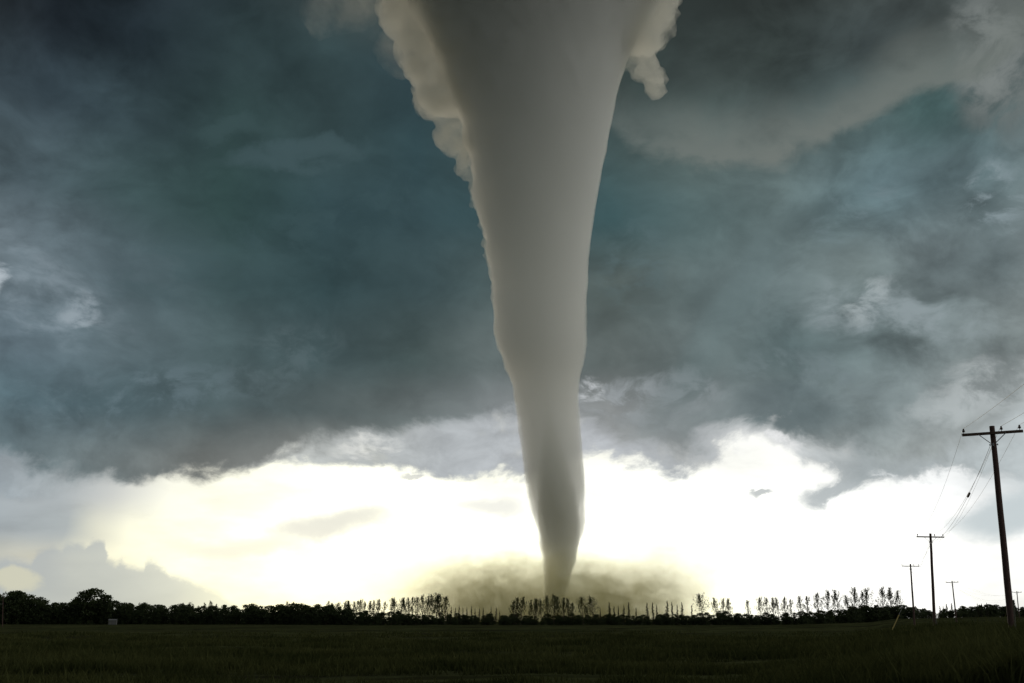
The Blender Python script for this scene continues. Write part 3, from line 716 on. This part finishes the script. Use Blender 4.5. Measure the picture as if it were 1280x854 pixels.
wire((0.42, -0.18, -0.36 + 0.31), 'overhead_wire', 'bare overhead wire on the insulators just right of the pole tops', r=0.008)
wire((1.22, -0.18, -0.36 + 0.31), 'overhead_wire', 'bare overhead wire on the right insulators of the power poles')
pts, w4 = wire((-0.14, -0.05, -0.92), 'overhead_cable', 'lower dark cable bolted to the poles with a black splice on it', sag=1.1, r=0.010, mate=M_BLACK, start=1)
wire((-0.10, 0.12, -0.98), 'overhead_wire', 'lowest thin wire running just beside the spliced cable', sag=1.25, r=0.006, start=1)
# black splice on the lower cable, part of the way to the second pole
i0 = 4
d = (pts[i0 + 1] - pts[i0]).normalized(); c = pts[i0]
sm = MB(); sm.tube([c - d * .9, c - d * .6, c + d * .6, c + d * .9], [0.03, 0.075, 0.075, 0.03], 8)
sm.build('cable_splice', M_BLACK, w4)

# yellow guy guard, leaning towards the second pole
g0 = at(1112, 793, 104.0); g0 = Vector((g0.x, 104.0, gz(g0.x, 104.0) - 0.1)); p2, H2 = poles[2]
g1 = p2 @ Vector((0, 0, H2 - 1.0))
gw = MB(); gw.tube([g0, g1], 0.008, 5); guy = gw.build('guy_wire', M_WIRE); tag(guy, 'slanting stay wire with a yellow guard at its foot, left of the second pole', 'guy wire')
dd = (g1 - g0).normalized(); gg = MB(); gg.tube([g0, g0 + dd * 2.9], [0.055, 0.05], 8); gg.build('guard', M_YELLOW, guy)
# grey ground-wire moulding and stub beside the two nearest poles
for (bx, tx, ty, Y, r, lab) in ((1268.5, 1266.5, 750, 49.2, 0.036, 'thin grey post standing against the right side of the nearest pole'), (1171, 1169.5, 773, 110.0, 0.09, 'short grey post at the foot of the second pole')):
    b = at(bx, 780, Y); tp = at(tx, ty, Y); z = gz(b.x, Y)
    mb = MB(); mb.tube([(b.x, Y, z - .3), (b.x, Y, z + .3), (tp.x, Y, tp.z - .04), (tp.x, Y, tp.z)], [r, r, r * .95, r * .6], 10)
    o = mb.build('marker_post', M_GREYPOST); tag(o, lab, 'post')
b = at(3.5, 780, 330.0); tp = at(4, 741, 330.0)
mb = MB(); mb.tube([(b.x, 330, -.4), (tp.x, 330, tp.z)], [0.14, 0.11], 10)
o = mb.build('wooden_post', M_POLE); tag(o, 'dark bare wooden post standing before the trees at the left edge', 'post')
# small pale shed under the trees
def shed():
    c = at(141, 778, 455.0); z = gz(c.x, 455.0); t = empty('small_shed', (c.x, 455.0, z), R(12)); tag(t, 'small pale shed under the trees right of the domed tree', 'shed')
    w = MB(); w.v = [Vector(p) for p in ((-1.6, -1, 0), (1.6, -1, 0), (1.6, 1, 0), (-1.6, 1, 0), (-1.6, -1, 1.7), (1.6, -1, 1.7), (1.6, 1, 1.7), (-1.6, 1, 1.7), (-1.6, 0, 2.2), (1.6, 0, 2.2))]
    w.f = [(0, 1, 5, 4), (2, 3, 7, 6), (1, 2, 6, 9, 5), (3, 0, 4, 8, 7), (0, 3, 2, 1)]; w.build('wall', M_PALE, t)
    r = MB()
    for s in (-1, 1):
        r.box((0, s * 0.58, 1.98), (1.75, 0.66, 0.04), Matrix.Rotation(-s * math.atan2(.5, 1.0), 3, 'X'))
    r.build('roof', M_ROOF, t)
    d_ = MB(); d_.box((0.5, -1.03, 0.8), (0.4, 0.03, 0.8)); d_.build('door', M_ROOF, t)
shed()

# ------------------------------------------------------------------ tornado
def vol_mat(name, color, density, aniso, noise=None, absorb=None):
    m, nt, g = mat(name)
    o = g.n('ShaderNodeOutputMaterial')
    pv = g.n('ShaderNodeVolumePrincipled')
    pv.inputs['Color'].default_value = (*color, 1); pv.inputs['Anisotropy'].default_value = aniso
    if absorb: pv.inputs['Absorption Color'].default_value = (*absorb, 1)
    if noise: g.put(pv.inputs['Density'], noise(g, density))
    else: pv.inputs['Density'].default_value = density
    nt.links.new(pv.outputs[0], o.inputs['Volume'])
    return m
DT = 1500.0
PROF = [(-420, 330, 985), (-330, 350, 960), (-250, 372, 938), (-180, 395, 915), (-120, 442, 880), (-60, 476, 860), (-20, 500, 838), (0, 512, 824), (15, 519, 814), (30, 527, 804), (60, 541, 789), (90, 554, 778), (125, 567, 770), (150, 575, 765), (200, 587, 755), (230, 592, 749), (260, 597, 744), (300, 605, 738), (350, 614, 735), (400, 616, 733), (435, 621, 732), (455, 630, 729), (472, 638, 724), (500, 643, 723), (550, 650, 727), (600, 657, 731), (640, 665, 731), (670, 672, 728), (700, 680, 721), (720, 681, 714), (745, 680, 706), (765, 678, 704), (780, 676, 706)]
def fbm(v, o=5): return mnoise.fractal(v, 1.0, 2.0, o)
def build_tornado():
    t = empty('tornado', at(692, 776, DT)); t.location.z = 0
    tag(t, 'smooth pale grey tornado funnel reaching from the storm cloud down to the field', 'tornado')
    ox, oy = t.location.x, t.location.y
    ys = np.concatenate([np.arange(-420, -60, 12), np.arange(-60, 780, 2.5)])
    py_, L_, R_ = np.array(PROF, float).T
    Ls = np.interp(ys, py_, L_); Rs = np.interp(ys, py_, R_)
    k = np.ones(7) / 7
    def sm(a): b = np.pad(a, 3, 'edge'); return np.convolve(b, k, 'valid')
    Ls, Rs = sm(Ls), sm(Rs)
    NS = 320; V = []
    for y, l, r in zip(ys, Ls, Rs):
        a = at(l, y, DT); b = at(r, y, DT); cx = (a.x + b.x) / 2; rad = (b.x - a.x) / 2; z = (a.z + b.z) / 2
        for j in range(NS):
            th = 2 * math.pi * j / NS; dx, dy = math.cos(th), math.sin(th)
            # spiralled fine relief; ragged only on the left shoulder high up
            sw = th + z * 0.004
            n = fbm(Vector((math.cos(sw) * 2.2, math.sin(sw) * 2.2, z * 0.012)), 4)
            left = max(0.0, -dx) ** 1.5
            hi = float(sstep(430, 120, y)); mid_ = float(sstep(560, 440, y))
            rag = left * (5 * hi + 2.2 * mid_) + 0.9
            n2 = fbm(Vector((dx * rad * 0.03, dy * rad * 0.03, z * 0.035)), 6)
            lowr = float(sstep(560, 700, y)) * 2.0
            st = fbm(Vector((math.cos(sw) * 9, math.sin(sw) * 9, z * 0.010)), 4)
            st2 = fbm(Vector((math.cos(th - z * .002) * rad * 0.10, math.sin(th - z * .002) * rad * 0.10, z * 0.018 + 40)), 3)
            rr = rad + n * 1.6 + n2 * (rag + lowr) + st * (1.6 + rad * 0.010) + st2 * (1.3 + 1.2 * lowr)
            V.append((cx + dx * rr - ox, dy * rr, z))
    V = np.array(V); NR = len(ys)
    i, j = np.meshgrid(np.arange(NR - 1), np.arange(NS), indexing='ij'); j2 = (j + 1) % NS
    Fq = np.stack([i * NS + j, (i + 1) * NS + j, (i + 1) * NS + j2, i * NS + j2], -1).reshape(-1, 4)
    # close top and bottom with small fans of quads: collapse to centre vertices
    top = V[:NS].mean(0); bot = V[-NS:].mean(0)
    V = np.vstack([V, [top], [bot]]); nt_, nb_ = len(V) - 2, len(V) - 1
    jj = np.arange(0, NS, 2)
    capT = np.stack([np.full(len(jj), nt_), jj, (jj + 1) % NS, (jj + 2) % NS], 1)
    b0 = (NR - 1) * NS
    capB = np.stack([np.full(len(jj), nb_), b0 + (jj + 2) % NS, b0 + (jj + 1) % NS, b0 + jj], 1)
    Fq = np.vstack([Fq, capT, capB])
    np_obj('funnel', V, Fq, vol_mat('condensation_funnel', (0.963, 0.966, 0.958), 0.044, 0.25), t, smooth=True)
    # soil drawn up inside the lower funnel, thickening towards the ground
    ys2 = np.arange(470, 781, 6.0); V = []; n2 = 40
    l2 = np.interp(ys2, ys, Ls); r2 = np.interp(ys2, ys, Rs)
    for y, l, r in zip(ys2, l2, r2):
        a = at(l, y, DT); b = at(r, y, DT); cx = (a.x + b.x) / 2; rad = (b.x - a.x) / 2 * (0.03 + 0.92 * float(sstep(470, 700, y))); z = (a.z + b.z) / 2
        for j in range(n2):
            th = 2 * math.pi * j / n2; q = rad + 3.0 * (rad / 40) * mnoise.noise(Vector((math.cos(th) * 2, math.sin(th) * 2, z * 0.03)))
            V.append((cx + math.cos(th) * q - ox, math.sin(th) * q, z))
    nr = len(ys2)
    Fc = [(i_ * n2 + j_, (i_ + 1) * n2 + j_, (i_ + 1) * n2 + (j_ + 1) % n2, i_ * n2 + (j_ + 1) % n2) for i_ in range(nr - 1) for j_ in range(n2)]
    Fc += [tuple(range(n2)), tuple((nr - 1) * n2 + j_ for j_ in range(n2))[::-1]]
    mesh_obj('dirt_core', V, Fc, vol_mat('lifted_soil', (0.62, 0.61, 0.50), 0.028, 0.2), t, True)
    return t, ox
tornado, TOX = build_tornado()

def blobby(name, balls, res, m, parent, amp, fr, seed=0.0):
    """union of ragged ellipsoids as one closed skin, via a remeshed metaball-like field on icospheres"""
    bm = bmesh.new()
    for (c, r) in balls:
        rr = r if hasattr(r, '__len__') else (r, r, r)
        M_ = Matrix.Translation(c) @ Matrix.Diagonal((*rr, 1))
        bmesh.ops.create_icosphere(bm, subdivisions=3, radius=1.0, matrix=M_)
    me = bpy.data.meshes.new(name); bm.to_mesh(me); bm.free()
    o = bpy.data.objects.new(name, me); COL.objects.link(o)
    md = o.modifiers.new('r', 'REMESH'); md.mode = 'VOXEL'; md.voxel_size = res
    ms = o.modifiers.new('s', 'SMOOTH'); ms.factor = 0.8; ms.iterations = 14
    dg = bpy.context.evaluated_depsgraph_get(); dg.update()
    me2 = bpy.data.meshes.new_from_object(o.evaluated_get(dg)); me2.name = name
    o.modifiers.clear(); o.data = me2; bpy.data.meshes.remove(me)
    n = len(me2.vertices); co = np.empty(n * 3, np.float32); me2.vertices.foreach_get('co', co)
    co0 = co
    no = np.empty(n * 3, np.float32); me2.vertices.foreach_get('normal', no)
    co = co.reshape(-1, 3); no = no.reshape(-1, 3)
    def turb(p):
        q = Vector((float(p[0]) * fr + seed, float(p[1]) * fr, float(p[2]) * fr))
        v1 = mnoise.noise_vector(q); q2 = q * 2.3 + v1 * 0.8
        v2 = mnoise.noise_vector(q2); q3 = q2 * 2.3 + v2 * 0.7
        v3 = mnoise.noise_vector(q3); v4 = mnoise.noise_vector(q3 * 2.4)
        return v1 + v2 * 0.55 + v3 * 0.22 + v4 * 0.08
    dsp = np.array([turb(p) for p in co])
    co = co + dsp * amp * np.array([1.0, 0.8, 1.0])
    me2.vertices.foreach_set('co', co.astype(np.float32).ravel()); me2.update()
    me2.polygons.foreach_set('use_smooth', [True] * len(me2.polygons))
    me2.materials.clear(); me2.materials.append(m); o.parent = parent
    return o
def loc(px, py, dY=0.0):
    p = at(px, py, DT + dY); return Vector((p.x - TOX, dY, p.z))
def wispy(lo, hi, scale, lowk=0.0):
    def f(g, dens):
        p = g.n('ShaderNodeTexCoord').outputs['Object']
        w = g.v('SCALE', g.v('SUBTRACT', g.noise(p, scale * 0.6, 3, 0.6)[1], (0.5, 0.5, 0.5)), scale=22.0)
        n = g.noise(g.v('ADD', p, w), scale, 6, 0.62)[0]
        return g.m('MULTIPLY', g.rng(n, lo, hi, lowk, 1.0), dens)
    return f
M_SCUD = vol_mat('ragged_scud', (0.905, 0.90, 0.86), 0.034, 0.3, wispy(0.36, 0.62, 0.024, 0.16))
M_SHRED = vol_mat('thin_cloud_shred', (0.93, 0.93, 0.91), 0.0060, 0.3, wispy(0.40, 0.70, 0.012))

# ragged collar on the left shoulder of the funnel
def chain(nodes, jit, n, seed):
    rr = random.Random(seed); out = []
    for (a, b_) in zip(nodes[:-1], nodes[1:]):
        for k in range(n):
            u = (k + rr.random()) / n; r = a[2] + (b_[2] - a[2]) * u
            x = a[0] + (b_[0] - a[0]) * u + rr.gauss(0, jit * r); y = a[1] + (b_[1] - a[1]) * u + rr.gauss(0, jit * r)
            s = r * rr.uniform(0.55, 1.05)
            out.append((loc(x, y, rr.uniform(-.7, .5) * r), (s * 1.15 * rr.uniform(.8, 1.2), s * 1.15, s * 1.15 * rr.uniform(.8, 1.3))))
    return out
collar = [(500, -90, 46), (508, -30, 46), (516, 10, 44), (530, 50, 40), (542, 85, 38), (549, 108, 38), (564, 138, 29), (566, 158, 17), (566, 172, 19), (580, 196, 19), (592, 220, 13), (602, 240, 9), (602, 262, 11), (608, 290, 10), (613, 325, 8), (620, 365, 5)]
blobby('ragged_collar', chain(collar, 0.25, 7, 3), 2.6, M_SCUD, tornado, 10.0, 0.022)
blobby('cloud_shred', chain([(500, -90, 60), (470, -50, 56), (445, -20, 46), (425, 0, 30)], 0.3, 7, 5) + chain([(480, 20, 36), (505, 60, 26), (516, 90, 18)], .3, 7, 6), 4.0, M_SHRED, tornado, 16.0, 0.015, 3.1)
flap = [(800, -80, 56), (812, -20, 46), (806, 15, 42), (796, 45, 34), (798, 66, 22), (806, 84, 18), (816, 102, 16), (823, 118, 12)]
balls = chain(flap, 0.22, 7, 8) + chain([(840, -40, 14), (843, 0, 9), (840, 32, 8), (833, 52, 7), (825, 62, 6)], 0.2, 6, 2) + chain([(790, 72, 12), (775, 85, 8), (766, 100, 4), (764, 112, 2)], .2, 5, 4) + chain([(824, 113, 9), (832, 106, 5), (836, 96, 3)], .2, 4, 1)
blobby('torn_cloud_flap', balls, 2.0, M_SCUD, tornado, 8.0, 0.030, 7.7)

def dust_density(g, dens):
    p = g.n('ShaderNodeTexCoord').outputs['Object']
    n = g.noise(g.v('MULTIPLY', p, (1, 1, 1.6)), 0.013, 5, 0.62, 0.6)[0]
    n2 = g.noise(g.v('MULTIPLY', p, (1, 1, 1.4)), 0.048, 6, 0.72, 0.3)[0]
    z = g.sep(p)[2]
    r = g.v('LENGTH', g.v('MULTIPLY', p, (1 / 235.0, 1 / 235.0, 0)))
    # the cloud is thickest near the ground and thins to nothing at its uneven top and rim
    rim = g.rng(g.m('ADD', r, g.m('MULTIPLY', n, 1.1)), 1.62, 1.05)
    top = g.rng(g.m('SUBTRACT', z, g.m('MULTIPLY', n, 175.0)), 18.0, -72.0)
    d = g.m('MULTIPLY', g.m('MULTIPLY', rim, top), g.rng(n2, 0.38, 0.64, 0.15, 1.0))
    d = g.m('ADD', d, g.m('MULTIPLY', g.m('MULTIPLY', g.rng(r, 1.05, 0.3), g.rng(z, 140.0, 10.0)), 0.045))
    d = g.m('MULTIPLY', d, g.rng(r, 0.05, 0.40, 0.55, 1.0))       # thin eye round the funnel
    return g.m('MULTIPLY', d, dens)
def build_dust():
    c = at(692, 776, DT)
    t = empty('dust_cloud', (c.x, DT, 0)); tag(t, 'olive brown dust and debris cloud churning round the foot of the funnel', 'dust cloud')
    V = []; NS = 48
    prof = [(0.0, -1), (225, -1), (255, 20), (262, 55), (240, 95), (180, 125), (100, 140), (0, 145)]
    for r, z in prof[1:-1]:
        for j in range(NS):
            th = 2 * math.pi * j / NS
            V.append((math.cos(th) * r, math.sin(th) * r, z))
    NR = len(prof) - 2; Fc = []
    for i in range(NR - 1):
        for j in range(NS): Fc.append((i * NS + j, i * NS + (j + 1) % NS, (i + 1) * NS + (j + 1) % NS, (i + 1) * NS + j))
    V.append((0, 0, -1)); V.append((0, 0, 145))
    for j in range(NS):
        Fc.append((len(V) - 2, (j + 1) % NS, j)); Fc.append((len(V) - 1, (NR - 1) * NS + j, (NR - 1) * NS + (j + 1) % NS))
    m = vol_mat('airborne_dust', (0.62, 0.58, 0.30), 0.019, 0.4, dust_density)
    m.cycles.volume_step_rate = 1.0
    mesh_obj('dust_veil', V, Fc, m, t, True)
build_dust()
